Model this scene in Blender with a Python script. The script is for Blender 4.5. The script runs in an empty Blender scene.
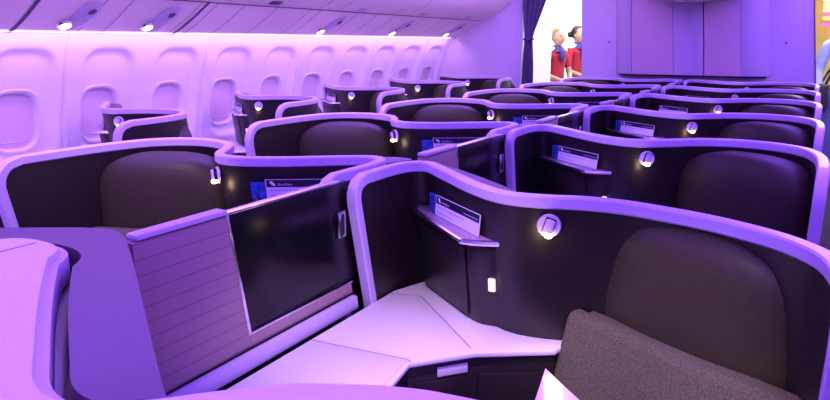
import bpy, bmesh, math, random
from mathutils import Vector, Matrix
random.seed(4)
COL = bpy.context.scene.collection
PI = math.pi
P = 1.094                     # row pitch
TOP = 1.17                    # height of the shells

# ------------------------------------------------------------------ materials
def mat(name, col, rough=0.5, metal=0.0, coat=0.0, noise=None, bump=None, emit=None, spec=0.5, estr=1.0):
    m = bpy.data.materials.new(name); m.use_nodes = True
    nt = m.node_tree; b = nt.nodes['Principled BSDF']
    b.inputs['Base Color'].default_value = (*col, 1)
    b.inputs['Roughness'].default_value = rough
    b.inputs['Metallic'].default_value = metal
    b.inputs['Coat Weight'].default_value = coat
    b.inputs['Specular IOR Level'].default_value = spec
    if emit:
        b.inputs['Emission Color'].default_value = (*emit, 1)
        b.inputs['Emission Strength'].default_value = estr
    if noise or bump:
        tc = nt.nodes.new('ShaderNodeTexCoord'); nz = nt.nodes.new('ShaderNodeTexNoise')
        nz.inputs['Scale'].default_value = (noise or bump)[0]; nz.inputs['Detail'].default_value = 5
        nt.links.new(tc.outputs['Object'], nz.inputs['Vector'])
        if noise:
            rp = nt.nodes.new('ShaderNodeValToRGB'); a = noise[1]
            rp.color_ramp.elements[0].position = .3; rp.color_ramp.elements[1].position = .7
            rp.color_ramp.elements[0].color = tuple(c*(1-a) for c in col) + (1,)
            rp.color_ramp.elements[1].color = tuple(min(1, c*(1+a)) for c in col) + (1,)
            nt.links.new(nz.outputs['Fac'], rp.inputs['Fac']); nt.links.new(rp.outputs['Color'], b.inputs['Base Color'])
        if bump:
            bp = nt.nodes.new('ShaderNodeBump'); bp.inputs['Strength'].default_value = bump[1]; bp.inputs['Distance'].default_value = .004
            nt.links.new(nz.outputs['Fac'], bp.inputs['Height']); nt.links.new(bp.outputs['Normal'], b.inputs['Normal'])
    return m

M = {}
M['shell'] = mat('shell_dark', (.014, .010, .011), .42, noise=(3, .12))
M['cabinet'] = mat('cabinet_dark', (.017, .012, .013), .36, noise=(3, .1))
M['trim'] = mat('trim_plastic', (.58, .49, .70), .36, noise=(4, .03))
M['white'] = mat('white_plastic', (.80, .76, .80), .42, noise=(3, .02))
M['ledge'] = mat('ledge_laminate', (.095, .062, .10), .45, noise=(4, .06))
M['leather'] = mat('leather', (.036, .030, .019), .5, noise=(60, .1), bump=(180, .12), spec=.3)
M['fabric'] = mat('woven_fabric', (.095, .088, .058), .9, noise=(330, .55), bump=(420, .6))
M['gloss'] = mat('gloss_black', (.006, .005, .007), .22, spec=.3, noise=(3, .1))
M['metal'] = mat('brushed_metal', (.75, .72, .76), .22, metal=1.0, noise=(50, .05))
M['shelf'] = mat('shelf_laminate', (.30, .21, .33), .2, noise=(6, .08))
M['wall'] = mat('sidewall_plastic', (.70, .67, .74), .5, noise=(3, .015))
M['shade'] = mat('window_shade', (.62, .50, .54), .55, noise=(4, .02))
M['bin'] = mat('bin_plastic', (.93, .82, .78), .42, noise=(2, .02))  # pinkish cast of the warm reading lights is put into the base colour
M['fine_seam'] = mat('fine_seam', (.26, .17, .30), .6, noise=(9, .1))
M['seam'] = mat('dark_seam', (.10, .07, .13), .6, noise=(9, .1))
M['bulk'] = mat('bulkhead_laminate', (.60, .54, .66), .55, noise=(2, .02))
M['mauve'] = mat('mauve_laminate', (.74, .58, .62), .55, noise=(2, .02))
M['carpet'] = mat('carpet', (.035, .03, .05), .95, noise=(200, .4), bump=(200, .5))
M['curtain'] = mat('curtain_cloth', (.09, .075, .16), .8, noise=(40, .15))
M['bulb'] = mat('warm_bulb', (1, .9, .7), .4, emit=(1.0, .72, .36), noise=(5, .02), estr=14)
M['latch'] = mat('lit_latch', (.9, .85, .8), .4, noise=(5, .02), emit=(1.0, .8, .62), estr=.75)
M['downlight'] = mat('downlight_lens', (1, .9, .7), .4, emit=(1.0, .80, .50), noise=(5, .02), estr=9)
M['led'] = mat('cove_led', (1, .9, 1), .5, emit=(1.0, .66, 1.0), noise=(5, .02), estr=1.7)
M['card_dark'] = mat('card_navy', (.012, .010, .035), .4, noise=(9, .1))
M['card_light'] = mat('card_paper', (.75, .72, .78), .6, noise=(9, .03))
M['ink'] = mat('card_grey_print', (.42, .36, .52), .6, noise=(9, .05))
M['print_white'] = mat('card_white_print', (.9, .88, .92), .6, noise=(9, .02))
M['blue'] = mat('booklet_blue', (.03, .08, .36), .4, noise=(55, .9))
M['galley'] = mat('galley_white_glow', (.93, .93, .94), .6, noise=(2, .01), emit=(1, 1, 1), estr=.55)  # emission stands in for the overexposing light on the white surfaces
M['cream'] = mat('cream_laminate_glow', (.85, .62, .24), .6, noise=(3, .04), emit=(1, .72, .25), estr=.35)  # no lamp: emission added so the next cabin looks brightly lit
M['pink'] = mat('pink_band', (.55, .12, .32), .6, noise=(3, .04))
M['skin'] = mat('skin', (.50, .30, .22), .55, noise=(30, .04))
M['red'] = mat('red_knit', (.36, .008, .035), .8, noise=(60, .15))
M['navy'] = mat('navy_cloth', (.015, .015, .05), .8, noise=(60, .15))
M['scarf'] = mat('violet_scarf', (.04, .018, .20), .6, noise=(45, .5))
M['blond'] = mat('blond_hair', (.26, .19, .11), .6, noise=(70, .3))
M['brown'] = mat('brown_hair', (.05, .022, .016), .5, noise=(70, .3))
M['shirt'] = mat('pale_blue_shirt', (.36, .45, .74), .8, noise=(20, .1))
M['jeans'] = mat('blue_jeans', (.14, .17, .40), .85, noise=(50, .2))
M['bag'] = mat('dark_bag', (.02, .018, .03), .6, noise=(30, .2))
M['tan'] = mat('tan_strap', (.45, .30, .16), .6, noise=(30, .1))
M['shoe'] = mat('black_shoe', (.012, .011, .013), .4, noise=(30, .1))
M['eye'] = mat('eye_dark', (.02, .015, .015), .3, noise=(30, .1))
M['lip'] = mat('lip_red', (.45, .07, .09), .5, noise=(30, .1))

def ribbed(name, col, dark, freq):          # laminate with fine grooves every 1/freq metres in height
    m = mat(name, col, .42); nt = m.node_tree; b = nt.nodes['Principled BSDF']
    tc = nt.nodes.new('ShaderNodeTexCoord'); sx = nt.nodes.new('ShaderNodeSeparateXYZ')
    ml = nt.nodes.new('ShaderNodeMath'); ml.operation = 'MULTIPLY'; ml.inputs[1].default_value = freq
    fr = nt.nodes.new('ShaderNodeMath'); fr.operation = 'FRACT'
    rp = nt.nodes.new('ShaderNodeValToRGB'); e = rp.color_ramp.elements
    e[0].position = 0; e[0].color = (*dark, 1); e[1].position = .13; e[1].color = (*col, 1)
    k = e.new(.07); k.color = (*dark, 1)
    nt.links.new(tc.outputs['Object'], sx.inputs[0]); nt.links.new(sx.outputs['Z'], ml.inputs[0])
    nt.links.new(ml.outputs[0], fr.inputs[0]); nt.links.new(fr.outputs[0], rp.inputs['Fac'])
    nt.links.new(rp.outputs['Color'], b.inputs['Base Color'])
    return m
M['slat'] = ribbed('ribbed_laminate', (.34, .23, .24), (.24, .155, .165), 31)

def pillow_mat():
    m = mat('pillow_cloth', (.9, .86, .88), .8); nt = m.node_tree; b = nt.nodes['Principled BSDF']
    tc = nt.nodes.new('ShaderNodeTexCoord'); w = nt.nodes.new('ShaderNodeTexWave'); w.bands_direction = 'DIAGONAL'
    w.inputs['Scale'].default_value = 4.2; w.inputs['Distortion'].default_value = 5; w.inputs['Detail'].default_value = 1
    rp = nt.nodes.new('ShaderNodeValToRGB'); e = rp.color_ramp.elements
    e[0].position = .55; e[0].color = (.92, .88, .9, 1); e[1].position = .62; e[1].color = (.78, .52, .74, 1)
    nt.links.new(tc.outputs['Object'], w.inputs['Vector']); nt.links.new(w.outputs['Fac'], rp.inputs['Fac'])
    nt.links.new(rp.outputs['Color'], b.inputs['Base Color']); return m
M['pillow'] = pillow_mat()

# ------------------------------------------------------------------ mesh helpers
class MB:
    def __init__(s): s.v = []; s.f = []
    def add(s, vs, fs):
        o = len(s.v); s.v += [tuple(v) for v in vs]; s.f += [tuple(i+o for i in f) for f in fs]; return s
    def box(s, c, d, rot=None):
        x, y, z = (k/2 for k in d)
        vs = [Vector((a*x, b*y, e*z)) for a in (-1, 1) for b in (-1, 1) for e in (-1, 1)]
        if rot is not None: vs = [rot @ v for v in vs]
        c = Vector(c)
        return s.add([v+c for v in vs], [(0,1,3,2), (4,6,7,5), (0,4,5,1), (2,3,7,6), (0,2,6,4), (1,5,7,3)])
    def prism(s, poly, z0, z1):
        n = len(poly)
        vs = [(p[0], p[1], z0) for p in poly] + [(p[0], p[1], z1) for p in poly]
        return s.add(vs, [tuple(range(n-1, -1, -1)), tuple(range(n, 2*n))] + [(i, (i+1) % n, n+(i+1) % n, n+i) for i in range(n)])
    def loft(s, rings, cap=True, closed=True):
        n = len(rings[0]); o = []
        for r in rings: o += list(r)
        fs = []
        for j in range(len(rings)-1):
            for i in range(n if closed else n-1):
                a, b = j*n+i, j*n+(i+1) % n
                fs.append((a, b, b+n, a+n))
        if cap: fs += [tuple(range(n-1, -1, -1)), tuple(range((len(rings)-1)*n, len(rings)*n))]
        return s.add(o, fs)
    def tube(s, path, r, n=8):
        path = [Vector(p) for p in path]; rings = []
        for i, p in enumerate(path):
            t = (path[min(i+1, len(path)-1)]-path[max(i-1, 0)]).normalized()
            a = t.orthogonal().normalized() if abs(t.z) > .9 else t.cross(Vector((0, 0, 1))).normalized()
            b = t.cross(a); q = r[i] if isinstance(r, (list, tuple)) else r
            rings.append([p+a*math.cos(2*PI*k/n)*q+b*math.sin(2*PI*k/n)*q for k in range(n)])
        return s.loft(rings)
    def disc(s, c, ax, r, h, n=28, r2=None):
        c = Vector(c); ax = Vector(ax).normalized(); a = ax.orthogonal().normalized(); b = ax.cross(a); r2 = r if r2 is None else r2
        R = lambda q, d: [c+ax*d+a*math.cos(2*PI*k/n)*q+b*math.sin(2*PI*k/n)*q for k in range(n)]
        return s.loft([R(r, 0), R(r2, h)])
    def blob(s, c, rad, nu=16, nv=10, rot=None, fn=None):
        c = Vector(c); vs = []; fs = []
        for j in range(nv+1):
            th = PI*j/nv
            for i in range(nu):
                ph = 2*PI*i/nu
                d = Vector((math.sin(th)*math.cos(ph), math.sin(th)*math.sin(ph), math.cos(th)))
                v = Vector((d.x*rad[0], d.y*rad[1], d.z*rad[2]))
                if fn: v = fn(v, d)
                if rot is not None: v = rot @ v
                vs.append(v+c)
        for j in range(nv):
            for i in range(nu):
                a, b = j*nu+i, j*nu+(i+1) % nu
                fs.append((a, b, b+nu, a+nu))
        return s.add(vs, fs)
    def build(s, name, m, parent=None, bevel=0, smooth=35, mirror=1, segs=2):
        me = bpy.data.meshes.new(name)
        me.from_pydata([(v[0]*mirror, v[1], v[2]) for v in s.v], [], s.f)
        bm = bmesh.new(); bm.from_mesh(me)
        bmesh.ops.remove_doubles(bm, verts=bm.verts, dist=1e-5)
        bmesh.ops.recalc_face_normals(bm, faces=bm.faces)
        if bevel:
            es = [e for e in bm.edges if len(e.link_faces) == 2 and e.calc_face_angle(0) > .6]
            bmesh.ops.bevel(bm, geom=es, offset=bevel, segments=segs, affect='EDGES', profile=.5, clamp_overlap=True)
        bm.to_mesh(me); bm.free()
        if smooth:
            me.shade_smooth(); me.set_sharp_from_angle(angle=math.radians(smooth))
        me.materials.append(M[m] if isinstance(m, str) else m)
        o = bpy.data.objects.new(name, me); COL.objects.link(o)
        if parent: o.parent = parent
        return o

def tag(o, label=None, cat=None, group=None, kind=None):
    for k, v in (('label', label), ('category', cat), ('group', group), ('kind', kind)):
        if v: o[k] = v
    return o
def empty(name, loc, rz=0, **kw):
    o = bpy.data.objects.new(name, None); COL.objects.link(o); o.location = loc; o.rotation_euler = (0, 0, rz)
    o.empty_display_size = .05
    return tag(o, **kw)
def struct(o): o['kind'] = 'structure'; return o
def copy_tree(o, parent=None):
    c = o.copy(); COL.objects.link(c); c.parent = parent
    for ch in list(KIDS.get(o.name, o.children)): copy_tree(ch, c)
    return c
KIDS = {}
def freeze(o):                      # remember children once (copying must not see new ones)
    KIDS[o.name] = list(o.children)
    for ch in o.children: freeze(ch)

def catmull(pts, n=10):
    pts = [Vector(p) for p in pts]; q = [pts[0]*2-pts[1]]+pts+[pts[-1]*2-pts[-2]]; out = []
    for i in range(1, len(q)-2):
        for k in range(n):
            t = k/n; a, b, c, d = q[i-1], q[i], q[i+1], q[i+2]
            out.append(.5*((2*b)+(c-a)*t+(2*a-5*b+4*c-d)*t*t+(3*b-a-3*c+d)*t**3))
    return out+[pts[-1]]
class Path2:
    def __init__(s, pts):
        s.p = catmull([Vector((a, b)) for a, b in pts], 12); s.l = [0]
        for a, b in zip(s.p, s.p[1:]): s.l.append(s.l[-1]+(b-a).length)
        s.L = s.l[-1]
    def at(s, d):
        d = max(0, min(s.L, d))
        for i in range(1, len(s.l)):
            if d <= s.l[i]+1e-9:
                t = (d-s.l[i-1])/max(1e-9, s.l[i]-s.l[i-1]); return s.p[i-1].lerp(s.p[i], t)
        return s.p[-1]
    def tan(s, d): return (s.at(min(s.L, d+.012))-s.at(max(0, d-.012))).normalized()
    def nor(s, d): t = s.tan(d); return Vector((-t.y, t.x))
    def near(s, x, y):
        q = Vector((x, y)); i = min(range(len(s.p)), key=lambda k: (s.p[k]-q).length); return s.l[i]

# ------------------------------------------------------------------ the seat suite
BODY = [(.085, 1.718), (.16, 1.66), (.25, 1.585), (.34, 1.513), (.44, 1.458), (.53, 1.452), (.62, 1.515), (.72, 1.598),
        (.85, 1.635), (.98, 1.605), (1.07, 1.52), (1.11, 1.38), (1.118, 1.2), (1.115, 1.04)]
CORNER = [(.015, 1.41), (.012, 1.5), (.012, 1.62), (.032, 1.697)]
PROF_C = CORNER + BODY
BODY_N = BODY[:5] + [(.53, 1.462), (.63, 1.495), (.72, 1.502), (.80, 1.487), (.89, 1.462), (.97, 1.425), (1.05, 1.37), (1.11, 1.29), (1.135, 1.18), (1.135, 1.04)]
PROF_N = CORNER + BODY_N
BODY_L = BODY[:4] + [(.44, 1.455), (.52, 1.445), (.585, 1.485), (.645, 1.575), (.72, 1.65), (.85, 1.68), (.965, 1.645), (1.045, 1.555), (1.08, 1.41), (1.087, 1.2), (1.077, 1.01)]
PROF_L = [(.028, 1.32), (.025, 1.46), (.025, 1.565), (.045, 1.645), (.095, 1.672), (.17, 1.632), (.25, 1.57), (.34, 1.505)] + BODY_L[4:]
PROF_W = [(.05, 1.73)] + BODY[:7] + [(.72, 1.58), (.85, 1.595), (.97, 1.55), (1.055, 1.465), (1.095, 1.34), (1.105, 1.2), (1.10, 1.04)]
LEAN = .16                    # the shells tip forward towards their top
SEAT_C, SEAT_A = Vector((.87, 1.43, 0)), math.radians(-25)
ROT = Matrix.Rotation(SEAT_A, 3, 'Z')
def S(s, f, z):                     # seat frame: s across, f forward of the headrest front, z up
    return SEAT_C + ROT @ Vector((s, -f, z))

def shell_geometry(prof, r0, r1, lean0, lean1, zb=.08):
    path = Path2(prof); rows = []
    zs = [zb, .4, .7, .8, .9, 1.0] + [TOP-.10+i*.01 for i in range(0, 11)]
    zs = [z for z in zs]
    def start(z):
        d = lean0*(TOP-z)
        if z > TOP-r0: d += r0-math.sqrt(max(0, r0*r0-(z-(TOP-r0))**2))
        return d
    def end(z):
        d = lean1*(TOP-z)
        if z > TOP-r1: d += r1-math.sqrt(max(0, r1*r1-(z-(TOP-r1))**2))
        return path.L-d
    N = 84; inner, outer = [], []
    for z in zs:
        a, b = start(z), end(z); ri, ro = [], []
        for i in range(N+1):
            d = a+(b-a)*i/N; p, n = path.at(d), path.nor(d)
            zz = z-.012
            ly = LEAN*(TOP-max(z, .7))
            ri.append(Vector((p.x-n.x*.010, p.y-n.y*.010+ly, zz))); ro.append(Vector((p.x+n.x*.012, p.y+n.y*.012+ly, zz)))
        inner.append(ri); outer.append(ro)
    mb = MB(); rings = []
    for ri, ro in zip(inner, outer): rings.append(ri+ro[::-1])
    mb.loft(rings)
    # trim path
    tp = [(path.at(start(z)), z, path.nor(start(z))) for z in zs if z >= .62]
    a, b = start(TOP), end(TOP)
    tp += [(path.at(a+(b-a)*i/N), TOP, path.nor(a+(b-a)*i/N)) for i in range(1, N)]
    tp += [(path.at(end(z)), z, path.nor(end(z))) for z in reversed(zs) if z >= .3]
    pts = [Vector((p.x, p.y+LEAN*(TOP-max(z, .7)), z-.006)) for p, z, n in tp]
    tm = MB(); rings = []
    W, H, c = .0168, .0150, .004
    sec = [(-W, -H+c), (-W, H-c), (-W+c, H), (W-c, H), (W, H-c), (W, -H+c), (W-c, -H), (-W+c, -H)]
    for i, (p, z, n) in enumerate(tp):
        t = (pts[min(i+1, len(pts)-1)]-pts[max(i-1, 0)]).normalized()
        nn = Vector((n.x, n.y, 0)); bb = nn.cross(t).normalized()
        if bb.length < .1: bb = Vector((0, 0, 1))
        # bb must point away from the wall (up on top, forward on the front edges)
        rings.append([pts[i]+nn*u-bb*v for u, v in sec])
    tm.loft(rings)
    return path, mb, tm

def tilt(mb, lean=None):
    mb.v = [(v[0], v[1]+LEAN*(TOP-v[2]), v[2]) for v in mb.v]; return mb
def make_suite(name, mirror, prof, label, group, kind):
    m = mirror; root = empty(name, (0, 0, 0), label=label, cat='seat', group=group)
    path, sh, tr = shell_geometry(prof, .06 if kind == 'c' else .045, .09, .06, .0)
    sh.build('shell', 'shell', root, mirror=m, smooth=40)
    tr.build('trim', 'trim', root, mirror=m, smooth=32)
    # rear panel closing the corner behind the console wall
    d0, d1 = path.near(.03, 1.70) if kind == 'c' else .02, path.near(.53, 1.452)
    inner = [path.at(d0+(d1-d0)*i/20)+path.nor(d0+(d1-d0)*i/20)*.014 for i in range(21)]
    outer = [(.525, 1.484), (.47, 1.525), (.365, 1.618), (.27, 1.69), (.17, 1.758), (.09, 1.80), (.03, 1.80), (.017, 1.785)]
    tilt(MB().prism([(p.x, p.y) for p in inner]+outer, .72, TOP-.012)).build('rear_panel', 'ledge', root, mirror=m, bevel=.004)
    # console: rim, lid, front panel, dark base with drawer
    zc = .792
    wall = [path.at(d)-path.nor(d)*.006+Vector((0, .055)) for d in [path.near(.085, 1.718)+i*(path.near(.60, 1.5)-path.near(.085, 1.718))/18 for i in range(19)]]
    left = [(.028, .80), (.028, 1.60)] if kind == 'c' else [(-.05, .86), (-.05, 1.66)]
    front = [(.59, 1.462), (.424, 1.348), (.314, 1.22), (.336, 1.09), (.36, .90), (.36, .60)]
    front[-1] = (.36, .80)
    poly = left+[(p.x, p.y) for p in wall]+front
    con = MB().prism(poly, zc-.014, zc).build('console', 'white', root, mirror=m, bevel=.004)
    lid = [(.036, 1.205), (.042, 1.565), (.122, 1.60), (.40, 1.362), (.30, 1.24)]
    MB().prism(lid, zc-.004, zc+.0035).build('console_lid', 'white', con, mirror=m, bevel=.002)
    fr = [(.036, .83), (.036, 1.192), (.302, 1.228), (.322, 1.09), (.345, .90), (.345, .83)]
    MB().prism(fr, zc-.004, zc+.0035).build('console_panel', 'white', con, mirror=m, bevel=.002)
    sm = MB()
    for pts in ([(.034, 1.2), (.30, 1.234), (.314, 1.226)], [(.404, 1.366), (.122, 1.604), (.034, 1.575)]):
        for a, b in zip(pts, pts[1:]):
            a, b = Vector(a), Vector(b); n = Vector((-(b-a).y, (b-a).x)).normalized()*.0015
            sm.add([(q.x, q.y, zc+.0006) for q in (a-n, b-n, b+n, a+n)], [(0, 1, 2, 3)])
    sm.build('lid_seam', 'fine_seam', con, mirror=m, smooth=0)
    base = [(p[0]+.004, p[1]) for p in left]+[(p.x, p.y-.006) for p in wall]+[(.575, 1.468), (.415, 1.362), (.30, 1.23), (.324, 1.09), (.348, .90), (.348, front[-1][1]+.01)]
    MB().prism(base, .08, zc-.0145).build('console_base', 'cabinet', root, mirror=m, bevel=.003)
    def face(a, b, z0, z1, t, off):
        a, b = Vector(a), Vector(b); d = (b-a).normalized(); n = Vector((-d.y, d.x))
        if n.y > 0: n = -n
        q = [a+n*off, b+n*off, b+n*(off+t), a+n*(off+t)]
        return MB().prism([(p.x, p.y) for p in q], z0, z1)
    dr = face((.566, 1.462), (.424, 1.368), .50, zc-.062, .006, .002).build('drawer', 'cabinet', root, mirror=m, bevel=.002)
    dr2 = face((.405, 1.352), (.312, 1.243), .50, zc-.062, .006, .002).build('drawer', 'cabinet', root, mirror=m, bevel=.002)
    face((.402, 1.349), (.35, 1.288), zc-.055, zc-.030, .004, .002).build('drawer_handle', 'white', dr2, mirror=m, bevel=.001)
    # cabinet under the shelf
    cab = [(.082, 1.71), (.080, 1.64), (.092, 1.625), (.330, 1.462), (.352, 1.452), (.372, 1.449), (.395, 1.452), (.425, 1.458), (.43, 1.475), (.30, 1.56), (.16, 1.675)]
    cb = tilt(MB().prism(cab, zc, 1.031)).build('cabinet', 'cabinet', root, mirror=m, bevel=.003)
    a, b = Vector((.100, 1.619)), Vector((.322, 1.466)); n = Vector((-(b-a).y, (b-a).x)).normalized(); n = n if n.y < 0 else -n
    dd = tilt(MB().prism([tuple(a), tuple(b), tuple(b+n*.005), tuple(a+n*.005)], zc+.012, 1.008)).build('cabinet_door', 'cabinet', cb, mirror=m, bevel=.0015)
    lt = tilt(MB().box((.402, 1.449, .918), (.018, .012, .036), Matrix.Rotation(math.radians(4), 3, 'Z'))).build('latch', 'latch', cb, mirror=m, bevel=.002)
    # shelf with metal edge
    zsf = 1.030
    shp = [(.062, 1.695), (.066, 1.650), (.19, 1.545), (.315, 1.444), (.34, 1.434), (.375, 1.440), (.428, 1.462), (.43, 1.475), (.30, 1.565), (.17, 1.672), (.10, 1.715)]
    sf = tilt(MB().prism(shp, zsf, zsf+.012)).build('shelf', 'shelf', root, mirror=m, bevel=.002)
    edge = catmull([Vector((x, y, zsf+.006)) for x, y in ((.060, 1.695), (.064, 1.648), (.19, 1.542), (.315, 1.441), (.34, 1.431), (.376, 1.437), (.428, 1.460))], 6)
    tilt(MB().tube(edge, .0085, 8)).build('shelf_edge', 'metal', sf, mirror=m)
    # reading lamp on the shell wall
    dl = path.near(.553, 1.462); p, n = path.at(dl), path.nor(dl); c = Vector((p.x-n.x*.010, p.y-n.y*.010, 1.108)); ax = Vector((-n.x, -n.y, 0))
    lp = MB().disc(c, ax, .029, .007, 30, .027).build('reading_lamp', 'trim', root, mirror=m)
    R3 = Matrix((Vector((ax.y, -ax.x, 0)), ax, Vector((0, 0, 1)))).transposed()
    rt = R3 @ Matrix.Rotation(math.radians(-18), 3, 'Y')
    MB().box(c+ax*.015+Vector((0, 0, .003)), (.022, .018, .034), rt).build('lamp_head', 'trim', lp, mirror=m, bevel=.004)
    MB().box(c+ax*.012+Vector((0, 0, .003)), (.0255, .012, .0375), rt).build('lamp_bezel', 'gloss', lp, mirror=m, bevel=.003)
    MB().blob(c+ax*.016+Vector((0, 0, -.020)), (.0105, .0095, .0075), 12, 8).build('bulb', 'bulb', lp, mirror=m)
    # headrest pad
    hb = MB(); rings = []; nth = 48
    def outline(th, k):
        x, z = math.cos(th), math.sin(th); e = 2.8
        r = (abs(x)**e+abs(z)**e)**(-1/e)
        if z >= 0: return x*r*.250*k-.012, z*r*.178*k
        e = 9; r = (abs(x)**e+abs(z)**e)**(-1/e)
        return x*r*.250*k-.012, z*r*.135*k
    for k, f in ((1.0, -.12), (1.0, -.045), (.985, -.028), (.95, -.013), (.88, -.002), (.75, .007), (.55, .012), (.3, .014), (.05, .015)):
        rings.append([S(outline(2*PI*i/nth, k)[0], f-.02*abs(outline(2*PI*i/nth, k)[0]/.222)**2, .968+outline(2*PI*i/nth, k)[1]) for i in range(nth)])
    hb.loft(rings); hb.build('headrest', 'leather', root, mirror=m, smooth=60)
    # upholstered back (two panels) and seat cushion, footrest pad
    def cushion(name, a, prm, mt='fabric', bev=.022):
        s0, s1 = prm; q = []                                  # a: profile in the (f, z) plane
        bk = MB(); rings = []
        for s in (s0, s1): rings.append([S(s, f, z) for f, z in a])
        bk.loft(rings); return bk.build(name, mt, root, mirror=m, bevel=bev, segs=4, smooth=50)
    cushion('backrest', [(-.02, .887), (.045, .884), (.10, .68), (-.02, .66)], (-.283, .29))
    cushion('lumbar_pad', [(-.03, .672), (.106, .676), (.16, .45), (.0, .44)], (-.29, .285))
    cushion('seat_cushion', [(-.02, .46), (.62, .50), (.63, .38), (-.02, .36)], (-.29, .262))
    cushion('seat_base', [(.0, .37), (.58, .37), (.56, .09), (.0, .09)], (-.27, .245), 'shell', .01)
    MB().tube([S(-.276, .004, .884), S(-.262, .008, .888), S(-.235, .01, .886)], .006).build('strap_clip', 'gloss', root, mirror=m)
    return root

ORD = ['nearest', 'second', 'third', 'fourth', 'fifth', 'sixth']
RX, LX, LY, AX, AY = -.03, -.06, .05, -2.81, .85
cn = make_suite('business_seat', 1, PROF_N, 'x', 'seats of the right-hand centre column', 'c')
cr = make_suite('business_seat', 1, PROF_C, 'x', 'seats of the right-hand centre column', 'c')
cl = make_suite('business_seat', -1, PROF_L, 'x', 'seats of the left-hand centre column', 'c')
wn = make_suite('business_seat', 1, PROF_W, 'x', 'seats of the column by the windows', 'w')
for o in (cr, cl, wn): freeze(o)
def from_front(k, last):
    return {0: 'nearest the viewer', last: 'farthest back'}.get(k, ORD[k]+' from the viewer')
cn.location = (RX, 0, 0); cn['label'] = 'dark shell seat with lilac trim, nearest the viewer in the right-hand centre column'
for proto, n, x, y0, txt in ((cr, 6, RX, 0, 'right-hand centre column'), (cl, 6, LX, LY, 'left-hand centre column'), (wn, 5, AX, AY, 'column along the windows')):
    first = 1 if proto is cr else 0
    for k in range(first, n):
        o = proto if k == first else copy_tree(proto)
        o.location = (x, y0+P*k, 0)
        o['label'] = 'dark shell seat with lilac trim, %s in the %s' % (from_front(k, n-1), txt)

# ------------------------------------------------------------------ cards and booklets standing on the shelves
def make_card(m, label):
    a, b = (Vector((.176, 1.640)), Vector((.384, 1.494))) if m > 0 else (Vector((.150, 1.628)), Vector((.382, 1.474))); d = (b-a).normalized(); L = (b-a).length
    root = empty('information_card', (0, 0, 0), label=label, cat='card', group='cards on the console shelves')
    n = Vector((d.y, -d.x))
    if n.y > 0: n = -n
    def q(s, z, off):                # s along card 0..L seen from the front, z up the tilted card
        if m < 0: s = L-s
        p = a+d*s+n*(off+.036-.12*z); z *= .72 if m > 0 else .78; return (p.x, p.y+LEAN*(TOP-1.04-z), (1.044 if m > 0 else 1.047)+z)
    def slab(s0, s1, z0, z1, o0, o1):
        vs = [q(s, z, o) for o in (o0, o1) for s, z in ((s0, z0), (s1, z0), (s1, z1), (s0, z1))]
        return MB().add(vs, [(0,1,2,3), (4,5,6,7), (0,1,5,4), (1,2,6,5), (2,3,7,6), (3,0,4,7)])
    slab(0, L, 0, .082, 0, .002).build('card_back', 'card_light', root, mirror=m, smooth=0)
    slab(.003, L-.003, .050, .080, .002, .0026).build('header_band', 'card_dark', root, mirror=m, smooth=0)
    e = MB()
    for s0, z0, w, h in ((.014, .066, .010, .008), (.018, .060, .011, .008), (.023, .056, .008, .006)):
        f = slab(s0, s0+w, z0, z0+h, .0026, .0031); e.add(f.v, f.f)
    e.build('emblem', 'print_white', root, mirror=m, smooth=0)
    w = MB()
    for i in range(6):
        f = slab(.040+i*.0075, .0455+i*.0075, .057, .063 if i % 3 else .066, .0026, .0031); w.add(f.v, f.f)
    w.build('wordmark', 'ink', root, mirror=m, smooth=0); w = MB()
    for i in range(7):
        f = slab(L-.085+i*.011, L-.077+i*.011, .059, .063, .0026, .003); w.add(f.v, f.f)
    w.build('tagline', 'ink', root, mirror=m, smooth=0)
    t = MB()
    for zz, l in ((.034, .17), (.012, .10)):
        for i in range(int(l/.012)):
            f = slab(.012+i*.012, .012+i*.012+random.uniform(.006, .010), zz, zz+.006, .002, .0026); t.add(f.v, f.f)
    t.build('small_print', 'ink', root, mirror=m, smooth=0)
    return root
def make_booklet(m, label):
    a, b = (Vector((.136, 1.668)), Vector((.172, 1.643))) if m > 0 else (Vector((.384, 1.468)), Vector((.43, 1.452))); n = Vector((-.61, -.79))
    def q(p, z, o): v = p+n*(o+.026-.1*z); return (v.x, v.y+LEAN*(TOP-1.04-z), 1.045+z)
    vs = [q(p, z, o) for o in (0, .006) for p, z in ((a, 0), (b, 0), (b, .055), (a, .055))]
    o = MB().add(vs, [(0,1,2,3), (4,5,6,7), (0,1,5,4), (1,2,6,5), (2,3,7,6), (3,0,4,7)]).build('folded_booklet', 'blue', None, mirror=m, smooth=0)
    return tag(o, label, 'booklet', 'booklets on the console shelves')
for m, n, x, y0, txt in ((1, 5, RX, 0, 'right-hand centre'), (-1, 4, LX, LY, 'left-hand centre'), (1, 3, AX, AY, 'window')):
    c0 = make_card(m, 'x'); freeze(c0); b0 = make_booklet(m, 'x')
    for k in range(n):
        c = c0 if k == 0 else copy_tree(c0); c.location = (x, y0+P*k, 0)
        c['label'] = 'white and navy printed card on shelf of the %s %s seat' % (ORD[k], txt)
        if k < 3:
            b = b0 if k == 0 else copy_tree(b0); b.location = (x, y0+P*k, 0)
            b['label'] = 'blue folded booklet beside card on shelf of the %s %s seat' % (ORD[k], txt)

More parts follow.
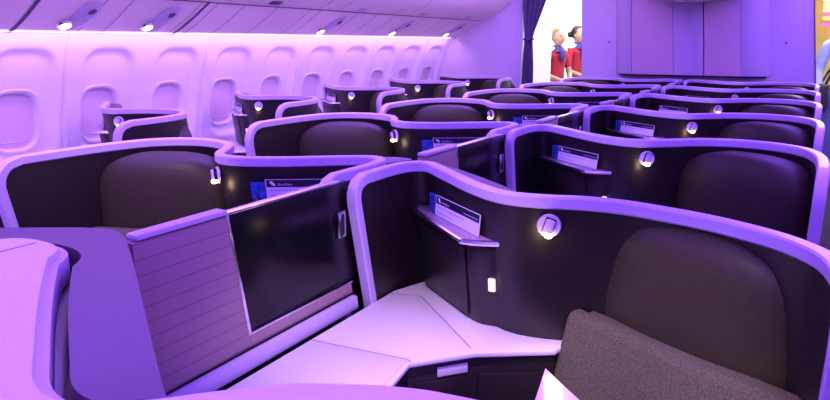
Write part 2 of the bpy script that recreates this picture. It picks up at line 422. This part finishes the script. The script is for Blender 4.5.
# ------------------------------------------------------------------ pillow on the nearest seat
def make_pillow():
    n = 22; vs = []; fs = []
    for side in (1, -1):
        for j in range(n+1):
            for i in range(n+1):
                u, v = 2*i/n-1, 2*j/n-1
                e = max(0, (1-abs(u)**2.6))*max(0, (1-abs(v)**2.6))
                k = 1-.07*(1-abs(u)**2)*abs(v)**2*1; k2 = 1-.07*(1-abs(v)**2)*abs(u)**2
                vs.append((u*.2*k2, side*.055*e**.55, v*.2*k))
        o = 0 if side == 1 else (n+1)**2
        fs += [(o+j*(n+1)+i, o+j*(n+1)+i+1, o+(j+1)*(n+1)+i+1, o+(j+1)*(n+1)+i) for j in range(n) for i in range(n)]
    o = MB().add(vs, fs).build('pillow', 'pillow', None, smooth=75)
    return tag(o, 'white pillow with pink wavy pattern propped on the nearest right-hand seat', 'pillow')
pl = make_pillow(); pl.location = (.735, 1.10, .645); pl.rotation_euler = (math.radians(-20), math.radians(9), math.radians(-25))

# ------------------------------------------------------------------ privacy dividers between the centre columns
def make_divider():
    root = empty('privacy_divider', (-.045, 0, 0), label='x', cat='divider', group='dividers between the centre seats')
    lean = .16
    def yz(y, z): return y+lean*(1.18-z)
    def panel(y0, y1, z0, z1, t, x=0):
        vs = [(x+a*t, yz(y, z), z) for a in (-.5, .5) for y, z in ((y0, z0), (y1, z0), (y1, z1), (y0, z1))]
        return MB().add(vs, [(0,1,2,3), (4,5,6,7), (0,1,5,4), (1,2,6,5), (2,3,7,6), (3,0,4,7)])
    sl = [(.742, 1.165), (.742, .835), (yz(.975, .835), .835), (yz(.975, 1.165), 1.165)]
    MB().loft([[(x, y, z) for y, z in sl] for x in (-.013, .013)]).build('slatted_panel', 'slat', root, bevel=.002)
    b = panel(.975, 1.375, .835, .872, .026); b.build('lower_rib', 'slat', root, bevel=.002)
    sc = panel(.982, 1.42, .876, 1.166, .014).build('sliding_screen', 'gloss', root, bevel=.003)
    fr = panel(.972, .980, .868, 1.170, .028)
    g = panel(.972, 1.38, .868, .874, .028); fr.add(g.v, g.f)
    g = panel(.972, 1.38, 1.166, 1.172, .024); fr.add(g.v, g.f)
    fr.build('screen_frame', 'metal', root, bevel=.001)
    hd = MB().box((.012, yz(1.365, 1.05), 1.05), (.010, .034, .075)).build('handle', 'metal', sc, bevel=.004)
    MB().box((.0175, yz(1.365, 1.05), 1.05), (.002, .012, .058)).build('handle_recess', 'shell', hd, bevel=.0005)
    panel(.748, .978, 1.168, 1.181, .036).build('top_cap', 'trim', root, bevel=.006)
    panel(.71, 1.375, .79, .832, .060).build('bottom_rail', 'trim', root, bevel=.006)
    panel(.72, 1.375, .833, .838, .032).build('rail_gap', 'gloss', root)
    MB().box((0, 1.10, .435), (.018, .52, .70)).build('plinth', 'shell', root, bevel=.004)
    return root
dv = make_divider(); freeze(dv)
for k in range(6):
    o = dv if k == 0 else copy_tree(dv); o.location = (-.045, P*k, 0)
    o['label'] = 'ribbed divider with black sliding screen between the %s centre pair of seats' % ORD[k]

# ------------------------------------------------------------------ front console unit (in front of the first row)
def offset(poly, d):                # outward offset of an open polyline (left-hand normal)
    out = []
    for i, p in enumerate(poly):
        t = (Vector(poly[min(i+1, len(poly)-1)])-Vector(poly[max(i-1, 0)])).normalized()
        out.append((p[0]-t.y*d, p[1]+t.x*d))
    return out
half = [(-.13, .636), (-.10, .634), (-.065, .621), (-.042, .598), (-.018, .574), (.13, .474), (.275, .384), (.36, .336), (.43, .332), (.485, .372), (.53, .418), (.587, .470), (.642, .502), (.69, .524), (.742, .538), (.85, .548), (.96, .52), (1.04, .44)]
hs = [tuple(p) for p in catmull([Vector(p) for p in half], 5)]
ol = [(-.26-x, y) for x, y in hs[:0:-1]] + hs            # runs from left to right; outward is +y
fu = empty('front_console', (0, 0, 0), label='lilac topped front furniture unit with rounded dark purple ledge, closest to viewer', cat='console')
near = lambda pl, y: [(pl[-1][0], y), (pl[0][0], y)]
MB().prism(ol+near(ol, .12), 1.10, 1.185).build('top_slab', 'white', fu, bevel=.005, smooth=30)
o1 = offset(ol, .014)
MB().prism(o1+near(o1, .13), 1.09, 1.172).build('edge_strip', 'trim', fu, bevel=.003, smooth=30)
o2 = offset(ol, .034)
led = [(.50, .395), (.46, .415), (.319, .506), (.128, .631), (-.04, .738), (-.095, .768), (-.135, .782), (-.155, .785)]
led = [tuple(p) for p in catmull([Vector(p) for p in led[::-1]], 4)]
ledge = [(-.30-x, y) for x, y in led[::-1]] + led
grv = [p for p in o2 if -.78 < p[0] < .46]
MB().prism([(-.13+(x+.13)*.9, y-.09) for x, y in ledge]+[(.42, .30), (-.68, .30)], .1, 1.128).build('ledge_base', 'gloss', fu, bevel=.002)
def resample(pl, n):
    L = [0]
    for a, b in zip(pl, pl[1:]): L.append(L[-1]+math.dist(a, b))
    out = []
    for k in range(n):
        d = L[-1]*k/(n-1); i = max(1, next((q for q in range(len(L)) if L[q] >= d-1e-9), len(L)-1))
        t = (d-L[i-1])/max(1e-9, L[i]-L[i-1]); out.append(tuple(pl[i-1][c]+(pl[i][c]-pl[i-1][c])*t for c in (0, 1)))
    return out
gi, lo = resample(grv, 121), resample(ledge, 121)
MB().loft([[(a[0], a[1], 1.166), (b[0], b[1], 1.166), (b[0], b[1], 1.120), (a[0], a[1], 1.120)] for a, b in zip(gi, lo)]).build('ledge', 'ledge', fu, smooth=30)
MB().prism(offset(ol, -.10)+near(ol, .15), .1, 1.10).build('body', 'shell', fu)
MB().box((-.130, .375, 1.1852), (.0016, .49, .0012)).build('seam', 'seam', fu)

# ------------------------------------------------------------------ the cabin: side wall with window recesses
def lerp_tab(tab, v):
    for (a, b), (c, d) in zip(tab, tab[1:]):
        if v <= c: return b+(d-b)*max(0, min(1, (v-a)/(c-a)))
    return tab[-1][1]
WT = [(0, -2.80), (.3, -2.885), (.6, -2.93), (.9, -2.925), (1.1, -2.895), (1.27, -2.85), (1.45, -2.79), (1.66, -2.70)]
def WX(z): return lerp_tab(WT, z)
def rr(y, z, cy, cz, hy, hz, r):    # signed distance to a rounded rectangle
    qx, qz = abs(y-cy)-hy+r, abs(z-cz)-hz+r
    return math.hypot(max(qx, 0), max(qz, 0))+min(max(qx, qz), 0)-r
def sst(a, b, x): t = max(0, min(1, (x-a)/(b-a))); return t*t*(3-2*t)
WIN = [2.105+.533*k for k in range(-3, 10)]
def side_wall():
    ys = [-.6+.0135*i for i in range(int(7.82/.0135)+1)]
    zs = [0.0, .15, .3, .45, .6] + [.68+.0145*i for i in range(66)]
    vs = []; fs = []
    seams = [WIN[i]-.2665 for i in range(0, 13, 2)]
    for y in ys:
        k = min(WIN, key=lambda w: abs(w+.03-y)); sm = min(abs(y-s) for s in seams)
        for z in zs:
            d = 0
            if .6 < z < 1.6:
                e = rr(y, z, k+.035, 1.165, .19, .345, .13)
                d += .030*sst(0.004, -.045, e)
                e2 = rr(y, z, k, 1.085, .128, .165, .085)
                d += .045*sst(.004, -.010, e2)
            if sm < .05: d -= .012*sst(.05, .02, sm)
            if sm < .012: d += .014
            vs.append((WX(z)-d, y, z))
    n = len(zs)
    for i in range(len(ys)-1):
        for j in range(n-1): fs.append((i*n+j, (i+1)*n+j, (i+1)*n+j+1, i*n+j+1))
    return struct(MB().add(vs, fs).build('wall_left', 'wall', None, smooth=60))
side_wall()
def window(i, cy):
    N = 48; rings = []
    def loop(hy, hz, r, d):
        out = []
        for k in range(N):
            th = 2*PI*k/N; c, s = math.cos(th), math.sin(th); e = 3.2
            q = (abs(c)**e+abs(s)**e)**(-1/e); y, z = cy+c*q*hy, 1.085+s*q*hz
            out.append((WX(z)-d, y, z))
        return out
    for hy, hz, d in ((.152, .190, .031), (.148, .186, .024), (.136, .174, .024), (.128, .166, .034), (.122, .160, .066)):
        rings.append(loop(hy, hz, .09, d))
    fr = struct(MB().loft(rings, cap=False).build('window_%d' % i, 'wall', None, smooth=50))
    MB().add(loop(.124, .162, .09, .060), [tuple(range(N))]).build('shade', 'shade', fr)
    b = loop(.112, .15, .09, .058); low = [p for p in b if p[2] < .965]
    MB().tube([(WX(.962)-.057, cy-.09, .962), (WX(.962)-.057, cy+.09, .962)], .004, 6).build('shade_handle', 'trim', fr)
for i, w in enumerate(WIN[2:]): window(i+1, w)

# overhead bins: passenger service strip and bin doors, swept along the cabin
PSU = [(-2.76, 1.60), (-2.75, 1.588), (-2.70, 1.598), (-2.6, 1.642), (-2.5, 1.695), (-2.42, 1.742), (-2.34, 1.788)]
BIN = [(-2.325, 1.787), (-2.25, 1.812), (-2.15, 1.855), (-2.05, 1.918), (-1.96, 2.0), (-1.89, 2.10), (-1.86, 2.2), (-1.85, 2.32)]
def sweep(prof, y0, y1, back):
    pr = [tuple(p) for p in catmull([Vector(p) for p in prof], 4)]
    ring = pr+back
    return MB().loft([[(x, y, z) for x, z in ring] for y in (y0, y1)])
struct(sweep(PSU, -.6, 7.2, [(-2.34, 1.84), (-2.76, 1.80)]).build('trim_1', 'bin', None, smooth=30))
ys = [-.5, 1.0, 2.03, 3.10, 4.17, 5.24, 6.22, 7.19]
for i, (a, b) in enumerate(zip(ys, ys[1:])):
    r = empty('overhead_bin', (-2.3, (a+b)/2, 1.7), label='lilac lit overhead bin above the windows, %s from the viewer' % (['first', 'second', 'third', 'fourth', 'fifth', 'sixth', 'last'][i]), cat='overhead bin', group='overhead bins above the windows')
    o = sweep(BIN, a+.006, b-.006, [(-2.325, 2.32)]).build('bin_door', 'bin', r, bevel=0, smooth=30)
    for ch in r.children: ch.location = (2.3, -(a+b)/2, -1.7)
    lt = MB().box((-2.262-(-2.3), 0, 1.806-1.7), (.05, .11, .004), Matrix.Rotation(math.radians(-24), 3, 'Y')).build('bin_latch', 'seam' if i == 3 else 'trim', r, bevel=.001)
def psu_line(y, prof, w=.005, name='trim_2', mt='seam', skew=0.0, raise_=.0035):
    pr = [tuple(p) for p in catmull([Vector(p) for p in prof], 5)]
    a = []; b = []
    for i, (x, z) in enumerate(pr):
        yy = y+skew*i/len(pr); a.append((x, yy-w/2, z-raise_)); b.append((x, yy+w/2, z-raise_))
    n = len(pr)
    return MB().add(a+b, [(i, i+1, n+i+1, n+i) for i in range(n-1)])
ln = MB()
for y in (1.35, 1.66, 1.78, 2.02, 2.40, 2.56, 3.05, 3.18, 3.42, 3.75, 4.12, 4.25, 4.75, 5.05, 5.35, 5.9, 6.3, 6.5):
    f = psu_line(y, PSU[1:]); ln.add(f.v, f.f)
for y in (2.03, 3.10): f = psu_line(y, PSU[1:], .022); ln.add(f.v, f.f)
for y in (1.62, 1.74, 2.55, 3.22, 4.4, 5.5, 6.5): f = psu_line(y, BIN[:6], .004); ln.add(f.v, f.f)
struct(ln.build('trim_2', 'seam', None, smooth=0))
gap = MB().add([(-2.346, -.6, 1.783), (-2.346, 7.2, 1.783), (-2.320, 7.2, 1.787), (-2.320, -.6, 1.787)], [(0, 1, 2, 3)])
struct(gap.build('trim_3', 'seam', None, smooth=0))
# cove light strip tucked under the bin lip
struct(MB().box((-2.715, 3.3, 1.600), (.02, 7.7, .016)).build('trim_4', 'led', None))
def downlight(x, y, lab, big):
    z = lerp_tab(sorted(PSU[1:]), x); tilt = Matrix.Rotation(math.radians(-27), 3, 'Y')
    r = empty('ceiling_downlight', (x, y, z), label=lab, cat='light', group='downlights under the bins')
    def rot(mb): mb.v = [tuple(tilt @ Vector(v)) for v in mb.v]; return mb
    if big:
        rot(MB().blob((.08, .075, -.002), (.17, .072, .012), 28, 8)).build('service_panel', 'trim', r)
        rot(MB().blob((.155, .085, -.014), (.03, .022, .006), 16, 6)).build('air_vent', 'seam', r)
    rot(MB().disc((0, 0, -.010), (0, 0, -1), .042, .012, 24, .036)).build('bezel', 'metal', r)
    rot(MB().disc((0, 0, -.0222), (0, 0, -1), .033, .003, 24, .026)).build('lens', 'downlight', r)
    return r
for i, (x, y) in enumerate(((-2.6, 2.27), (-2.6, 2.81), (-2.6, 4.54), (-2.6, 5.66), (-2.6, 6.79))):
    downlight(x, y, '%s round warm downlight above the windows, counted from the viewer' % ['first', 'second', 'third', 'fourth', 'last'][i], True)

# floor, ceiling, right wall, central bins
struct(MB().box((0, 5.2, -.05), (6.0, 14.6, .1)).build('floor', 'carpet', None))
struct(MB().box((0, 5.2, 2.36), (6.0, 14.6, .06)).build('ceiling', 'bin', None))
struct(MB().box((2.95, 5.2, 1.16), (.06, 14.6, 2.34)).build('wall_right', 'wall', None))
cb = [(-.62, 2.32), (-.60, 2.10), (-.50, 1.985), (-.30, 1.940), (-.03, 1.925), (.24, 1.940), (.44, 1.985), (.54, 2.10), (.56, 2.32)]
for i, (a, b) in enumerate(((.6, 2.8), (2.81, 5.0), (5.01, 7.2))):
    r = empty('overhead_bin', (-.03, (a+b)/2, 1.92), label=['rounded centre bin hanging overhead, nearest the viewer', 'rounded centre bin hanging overhead, middle one', 'rounded centre bin at top edge touching rear bulkhead'][i], cat='overhead bin', group='centre overhead bins')
    o = sweep(cb, a, b, []).build('bin_body', 'bin', r); o.location = (.03, -(a+b)/2, -1.92)
    MB().box((0, 0, .004), (.10, .16, .01)).build('bin_vent', 'trim', r, bevel=.002)

# bulkheads
struct(MB().box((-2.37, 7.24, 1.165), (1.06, .08, 2.33)).build('wall_rear_left', 'bulk', None, bevel=.006))
def bx_l(z): return -1.19-.055*(z-1.1)
def bx_r(z): return 1.082-.13*(z-1.1)
def shift(x, z): t = (x+1.19)/2.27; return -(.055+.075*t)*(z-1.1)
struct(MB().loft([[(bx_l(z), 7.42, z), (bx_r(z), 7.42, z), (bx_r(z), 7.72, z), (bx_l(z), 7.72, z)] for z in (0, 1.1, 2.33)]).build('wall_rear', 'bulk', None, bevel=.012))
YB = 7.42
pan = empty('bulkhead_cabinet', (-.05, YB, 1.215), label='projecting rounded panel unit on the rear bulkhead with vertical seams', cat='cabinet')
def strip(name, pts, mt):
    poly = [(x+.05, y-YB) for x, y in pts]
    mb = MB().prism(poly, 0.0, 1.10); mb.v = [(x+shift(x, z+1.215), y, z) for x, y, z in mb.v]
    return mb.build(name, mt, pan, bevel=.003, smooth=30)
strip('corner_panel', [(-.80, YB), (-.79, 7.385), (-.735, 7.315), (-.602, 7.262), (-.602, YB)], 'bulk')
strip('front_panel', [(-.598, YB), (-.598, 7.262), (-.182, 7.262), (-.182, YB)], 'mauve')
strip('centre_panel', [(-.178, YB), (-.178, 7.262), (-.02, 7.262), (.004, 7.272), (.03, 7.262), (.106, 7.262), (.106, YB)], 'bulk')
strip('front_panel', [(.116, YB), (.116, 7.275), (.15, 7.262), (.45, 7.262), (.45, YB)], 'mauve')
strip('corner_panel', [(.452, YB), (.452, 7.262), (.56, 7.29), (.65, 7.345), (.695, 7.40), (.695, YB)], 'bulk')
MB().prism([(-.72, -.0), (-.66, -.09), (.56, -.10), (.70, -.02), (.70, -.0)], -.018, -.001).build('underside_shade', 'card_dark', pan)  # navy slab paints the dark shade below the panel unit
for x, z, t in ((-.905, 1.545, 'left'), (.787, 1.534, 'right')):
    h = empty('coat_hook', (x, YB, z), label='tiny dark round coat hook on the %s plain part of rear bulkhead' % t, cat='hook', group='hooks on the rear bulkhead')
    MB().disc((0, 0, 0), (0, -1, 0), .011, .006, 16).build('hook_plate', 'seam', h)
    MB().tube([(0, -.004, 0), (0, -.02, -.004), (0, -.026, .006)], .004, 6).build('hook_peg', 'metal', h)
struct(MB().loft([[(bx_r(z)-.001, 7.41, z), (bx_r(z)+.006, 7.41, z), (bx_r(z)+.006, 7.44, z), (bx_r(z)-.001, 7.44, z)] for z in (0, 2.33)]).build('trim_5', 'seam', None))

# curtain, gathered with a tie
def curtain():
    r = empty('curtain', (-1.72, 7.13, 0), label='violet blue pleated curtain tied back beside the bright galley opening', cat='curtain')
    vs = []; fs = []; NZ, NY = 60, 72
    tab = [(.05, (-.08, .07)), (.6, (-.085, .08)), (1.3, (-.075, .065)), (1.575, (-.06, .045)), (1.65, (-.065, .06)), (1.85, (-.09, .14)), (2.1, (-.105, .23)), (2.33, (-.11, .31))]
    for j in range(NZ+1):
        z = .05+2.27*j/NZ
        x0 = lerp_tab([(a, b[0]) for a, b in tab], z); x1 = lerp_tab([(a, b[1]) for a, b in tab], z)
        for i in range(NY+1):
            t = i/NY; w = math.sin(t*PI*9+z*.7)*.022*(.5+.5*min(1, abs(z-1.6)*3))
            vs.append((x0+(x1-x0)*t, w, z))
    for j in range(NZ):
        for i in range(NY): a = j*(NY+1)+i; fs.append((a, a+1, a+NY+2, a+NY+1))
    MB().add(vs, fs).build('cloth', 'curtain', r, smooth=80)
    MB().disc((-.008, 0, 1.565), (0, 0, 1), .06, .022, 24).build('curtain_tie', 'scarf', r, bevel=.004)
    MB().tube([(-.2, 0, 2.325), (.5, 0, 2.325)], .012).build('curtain_rail', 'metal', r)
curtain()

# galley room behind the opening
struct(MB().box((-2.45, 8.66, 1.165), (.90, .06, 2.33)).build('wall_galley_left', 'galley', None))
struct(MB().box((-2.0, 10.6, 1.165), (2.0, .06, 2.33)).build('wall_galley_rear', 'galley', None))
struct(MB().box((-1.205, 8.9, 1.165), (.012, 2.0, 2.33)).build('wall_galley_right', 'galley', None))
# next cabin seen down the right aisle
struct(MB().box((1.9, 12.3, 1.165), (2.1, .06, 2.33)).build('wall_far', 'cream', None))
struct(MB().box((1.9, 10.6, 2.02), (1.7, 3.2, .5)).build('trim_6', 'cream', None, bevel=.05))
struct(MB().box((1.95, 9.0, 1.735), (1.8, .03, .04)).build('trim_7', 'pink', None))

struct(MB().box((1.95, 8.99, 1.86), (1.8, .03, .03)).build('trim_8', 'pink', None))
struct(MB().box((1.95, 9.0, 2.08), (1.8, .03, .16)).build('trim_9', 'galley', None))
# ------------------------------------------------------------------ people
def skin_mesh(name, nodes, edges, m, parent, sub=2):
    me = bpy.data.meshes.new(name); me.from_pydata([n[0] for n in nodes], edges, [])
    o = bpy.data.objects.new(name+'_cage', me); COL.objects.link(o)
    md = o.modifiers.new('s', 'SKIN'); md.use_smooth_shade = True
    for i, n in enumerate(nodes):
        r = n[1]; me.skin_vertices[0].data[i].radius = r if isinstance(r, tuple) else (r, r)
    me.skin_vertices[0].data[0].use_root = True
    sb = o.modifiers.new('u', 'SUBSURF'); sb.levels = sub; sb.render_levels = sub
    dg = bpy.context.evaluated_depsgraph_get(); dg.update()
    nm = bpy.data.meshes.new_from_object(o.evaluated_get(dg)); nm.name = name
    bpy.data.objects.remove(o); nm.shade_smooth()
    nm.materials.clear(); nm.materials.append(M[m])
    q = bpy.data.objects.new(name, nm); COL.objects.link(q)
    if parent: q.parent = parent
    return q
def person(loc, rz, h, label, top, legs, hair, scarf, female, arms, bun=False, skirt=True, shoulder_white=True, bag=False):
    """faces local -y; h = standing height"""
    r = empty('person', loc, rz, label=label, cat='person')
    k = h/1.70
    V = lambda x, y, z: (x*k, y*k, z*k)
    sw = .165 if female else .195
    nodes = [(V(0, 0, .96), (.135*k, .095*k)), (V(0, .005, 1.12), (.115*k, .082*k)), (V(0, .0, 1.28), (.130*k, .095*k)), (V(0, .015, 1.40), (.10*k, .07*k)), (V(0, .005, 1.465), .045*k), (V(0, -.008, 1.53), .045*k)]
    edges = [(0, 1), (1, 2), (2, 3), (3, 4), (4, 5)]
    torso_n = 4; arm_ids = []
    for s, (el, wr, ha) in zip((-1, 1), arms):
        b = len(nodes)
        nodes += [(V(s*sw, .015, 1.375), .055*k), (V(*el), .040*k), (V(*wr), .027*k), (V(*ha), (.030*k, .018*k))]
        edges += [(3, b), (b, b+1), (b+1, b+2), (b+2, b+3)]; arm_ids.append(b)
        hx = Vector(V(*ha)); d = (hx-Vector(V(*wr))).normalized(); sd = d.orthogonal().normalized()
        for q in range(4):                                     # four fingers and a thumb
            f = len(nodes); base = hx+sd*(q-1.5)*.017*k
            nodes += [(tuple(base+d*.035*k), .0085*k), (tuple(base+d*(.075-.006*abs(q-1.4))*k), .007*k)]
            edges += [(b+3, f), (f, f+1)]
        f = len(nodes); nodes += [(tuple(hx+sd*.035*k), .009*k), (tuple(hx+sd*.05*k+d*.035*k), .008*k)]; edges += [(b+3, f), (f, f+1)]
    for s in (-1, 1):
        b = len(nodes)
        nodes += [(V(s*.085, 0, .86), .088*k), (V(s*.09, -.01, .49), .055*k), (V(s*.09, .02, .10), .036*k), (V(s*.095, -.10, .035), (.036*k, .026*k))]
        edges += [(0, b), (b, b+1), (b+1, b+2), (b+2, b+3)]
    body = skin_mesh('body', nodes, edges, 'skin', r)
    # head joined into the body mesh
    def headfn(v, d):
        v = v.copy()
        if d.z < -.15: v.x *= 1-.30*(-d.z-.15); 
        if d.y < -.3 and d.z < 0: v.y *= 1+.04
        return v
    hd = MB().blob(V(0, -.02, 1.605), (.074*k, .094*k, .115*k), 24, 18, fn=headfn)
    hd.add(*(lambda q: (q.v, q.f))(MB().blob(V(0, -.118, 1.592), (.013*k, .022*k, .026*k), 10, 8)))
    for s in (-1, 1): hd.add(*(lambda q: (q.v, q.f))(MB().blob(V(s*.075, -.005, 1.60), (.010*k, .018*k, .030*k), 10, 8)))
    bm = bmesh.new(); bm.from_mesh(body.data)
    vs = [bm.verts.new(v) for v in hd.v]
    for f in hd.f:
        q = []
        for i in f:
            if vs[i] not in q: q.append(vs[i])
        if len(q) > 2:
            try: bm.faces.new(q).smooth = True
            except ValueError: pass
    bmesh.ops.remove_doubles(bm, verts=bm.verts, dist=1e-5); bmesh.ops.recalc_face_normals(bm, faces=bm.faces); bm.to_mesh(body.data); bm.free()
    for f in body.data.polygons: f.use_smooth = True
    for s in (-1, 1):
        MB().blob(V(s*.030, -.100, 1.618), (.012*k, .008*k, .007*k), 10, 8).build('eye', 'eye', r)
        MB().blob(V(s*.030, -.103, 1.640), (.018*k, .006*k, .004*k), 10, 6).build('eyebrow', hair, r)
    MB().blob(V(0, -.109, 1.552), (.022*k, .008*k, .007*k), 12, 6).build('mouth', 'lip', r)
    # hair cap
    def hairfn(v, d):
        v = v.copy()
        if d.y < -.25 and d.z < .52: v *= .80
        elif d.z < -.1 and female and not bun: v.x *= 1.02
        return v
    hm = MB().blob(V(0, .003, 1.635), (.084*k, .100*k, .102*k), 28, 18, fn=hairfn)
    if bun: hm.add(*(lambda q: (q.v, q.f))(MB().blob(V(0, .125, 1.610), (.045*k, .042*k, .045*k), 14, 10)))
    hm.build('hair', hair, r, smooth=80)
    # clothes
    ed = [(0, 1), (1, 2), (2, 3)]
    tn = [(V(0, 0, .93), (.152*k, .112*k)), (V(0, .005, 1.12), (.130*k, .097*k)), (V(0, -.003, 1.28), (.145*k, .112*k)), (V(0, .015, 1.395), (.112*k, .080*k))]
    for s, b in zip((-1, 1), arm_ids):
        e0 = Vector(nodes[b][0]); e1 = Vector(nodes[b+1][0]); c = len(tn); long = not female
        tn += [(tuple(e0), .064*k), (tuple(e0.lerp(e1, 1.0 if long else .75)), .053*k)]; ed += [(3, c), (c, c+1)]
        if long: tn += [(tuple(Vector(nodes[b+2][0])), .036*k)]; ed += [(c+1, c+2)]
    skin_mesh('top', tn, ed, top, r)
    if skirt:
        rg = [[Vector(V(math.cos(2*PI*i/24)*a, math.sin(2*PI*i/24)*b, z)) for i in range(24)] for a, b, z in ((.150, .108, 1.0), (.172, .125, .86), (.165, .125, .70), (.150, .12, .52))]
        MB().loft(rg).build('skirt', legs, r, smooth=80)
    else:
        nn = [(V(0, 0, .98), (.155*k, .115*k)), (V(0, 0, .90), (.15*k, .115*k))]; e2 = [(0, 1)]
        for s in (-1, 1):
            b = len(nn); nn += [(V(s*.088, 0, .83), .102*k), (V(s*.09, -.01, .49), .075*k), (V(s*.09, .015, .09), .062*k)]; e2 += [(1, b), (b, b+1), (b+1, b+2)]
        skin_mesh('trousers', nn, e2, legs, r)
    for s in (-1, 1): MB().blob(V(s*.095, -.055, .038), (.045*k, .125*k, .038*k), 14, 8).build('shoe', 'shoe', r, smooth=80)
    if scarf:
        rg = []
        for a, b, z in ((.060, .060, 1.50), (.078, .075, 1.485), (.100, .088, 1.45), (.125, .098, 1.415)):
            rg.append([Vector(V(math.cos(2*PI*i/20)*a, .0+math.sin(2*PI*i/20)*b, z)) for i in range(20)])
        MB().loft(rg).build('scarf', scarf, r, smooth=80)
        MB().blob(V(0, -.115, 1.36), (.052*k, .03*k, .085*k), 12, 8).build('scarf_tail', scarf, r, smooth=80)
    if shoulder_white:
        for s in (-1, 1): MB().blob(V(s*.12, .005, 1.447), (.066*k, .062*k, .024*k), 12, 8, rot=Matrix.Rotation(s*.45, 3, 'Y')).build('epaulette', 'print_white', r, smooth=80)
    if bag:
        MB().tube([V(-.19, -.10, 1.0), V(-.13, -.135, 1.2), V(-.02, -.10, 1.42), V(.06, .0, 1.47), V(.0, .12, 1.36), V(-.14, .14, 1.1), V(-.2, .05, 1.0)], .012*k, 6).build('bag_strap', 'bag', r)
        bb = MB().box(V(-.215, 0, .88), (.11*k, .30*k, .26*k)).build('bag', 'bag', r, bevel=.03, segs=3)
        MB().box(V(-.275, 0, .90), (.006, .31*k, .022*k)).build('bag_buckle', 'tan', bb)
    return r
fold = [((-.23, -.03, 1.11), (-.08, -.19, 1.03), (.01, -.21, 1.015)), ((.23, -.03, 1.11), (.08, -.20, 1.02), (-.01, -.22, 1.0))]
person((-2.04, 9.05, 0), math.radians(62), 1.705, 'crew member with short blond hair, red top and violet scarf, left of two', 'red', 'navy', 'blond', 'scarf', True, fold)
person((-1.965, 9.72, 0), math.radians(72), 1.752, 'crew member with dark hair bun and red top, right of two', 'red', 'navy', 'brown', 'scarf', True, fold, bun=True)
arms_m = [((-.25, .02, 1.12), (-.24, -.10, .92), (-.235, -.14, .86)), ((.25, .02, 1.12), (.24, -.12, .95), (.23, -.17, .90))]
person((1.36, 8.35, 0), math.radians(10), 1.88, 'person in pale blue shirt and jeans with dark shoulder bag in right aisle', 'shirt', 'jeans', 'brown', None, False, arms_m, skirt=False, shoulder_white=False, bag=True)

# ------------------------------------------------------------------ lights
def area(loc, rot, sx, sy, e, col, name='light'):
    l = bpy.data.lights.new(name, 'AREA'); l.shape = 'RECTANGLE'; l.size = sx; l.size_y = sy; l.energy = e; l.color = col
    o = bpy.data.objects.new(name, l); COL.objects.link(o); o.location = loc; o.rotation_euler = rot; return o
def spot(loc, tgt, e, col, ang, blend=.6, r=.03):
    l = bpy.data.lights.new('reading_spot', 'SPOT'); l.energy = e; l.color = col; l.spot_size = math.radians(ang); l.spot_blend = blend; l.shadow_soft_size = r
    o = bpy.data.objects.new('reading_spot', l); COL.objects.link(o); o.location = loc
    o.rotation_euler = (Vector(tgt)-Vector(loc)).to_track_quat('-Z', 'Y').to_euler(); return o
VIO = (.26, .095, 1.0); PNK = (.82, .40, 1.0); WARM = (1.0, .68, .38)
area((-1.25, 2.9, 2.30), (0, 0, 0), .9, 7.0, 165, VIO)
area((-.70, 3.4, 2.12), (0, math.radians(84), 0), .22, 7.0, 66, (.58, .32, 1.0))  # added side wash that brightens the bins above the windows
area((1.30, 3.6, 2.30), (0, 0, 0), .9, 8.0, 160, VIO)
area((0.3, -.45, 1.9), (math.radians(62), 0, 0), 4.5, .8, 36, VIO)
area((-2.64, 3.3, 1.585), (0, math.radians(28), 0), .04, 7.6, 20, PNK)
area((-1.75, 9.3, 2.31), (0, 0, 0), 1.0, 2.2, 42, (1, .98, .97))
area((1.5, 8.6, 2.31), (0, 0, 0), 1.0, 2.0, 70, (1, .9, .8))
spot((.55, .75, 1.92), (.23, 1.30, .79), 56, (1.0, .68, .88), 50, 1.0)
spot((.75, .35, 1.95), (.80, 1.36, .78), 90, (1.0, .76, .42), 30, .9)
for k in range(1, 6): spot((.30, P*k+.7, 1.92), (.33, P*k+1.45, 1.1), 12, (1.0, .82, .78), 26, .9)
for k in range(6): spot((-.4, P*k+.55, 1.92), (-1.0, P*k+1.5, .9), 45 if k == 0 else 20, WARM, 42, 1.0)
for x, m, n, y0 in ((RX, 1, 4, 0), (LX, -1, 3, LY), (AX, 1, 4, AY)):
    for k in range(n):
        l = bpy.data.lights.new('lamp_glow', 'POINT'); l.energy = .16; l.color = WARM; l.shadow_soft_size = .012
        o = bpy.data.objects.new('lamp_glow', l); COL.objects.link(o); o.location = (x+m*.545, y0+P*k+1.41, 1.06)
w = bpy.data.worlds.new('World'); bpy.context.scene.world = w; w.use_nodes = True
w.node_tree.nodes['Background'].inputs['Color'].default_value = (.30, .14, 1, 1)
w.node_tree.nodes['Background'].inputs['Strength'].default_value = .25

# ------------------------------------------------------------------ camera
cam = bpy.data.cameras.new('Camera'); co = bpy.data.objects.new('Camera', cam); COL.objects.link(co)
cam.sensor_fit = 'HORIZONTAL'; cam.sensor_width = 36; cam.lens = 656.7*36/830; cam.clip_start = .02
co.location = (1.02, 0, 1.53)
co.rotation_euler = (PI/2-.234, 0, .534)
sc = bpy.context.scene; sc.camera = co
sc.view_settings.view_transform = 'Standard'; sc.view_settings.look = 'None'; sc.view_settings.exposure = 0
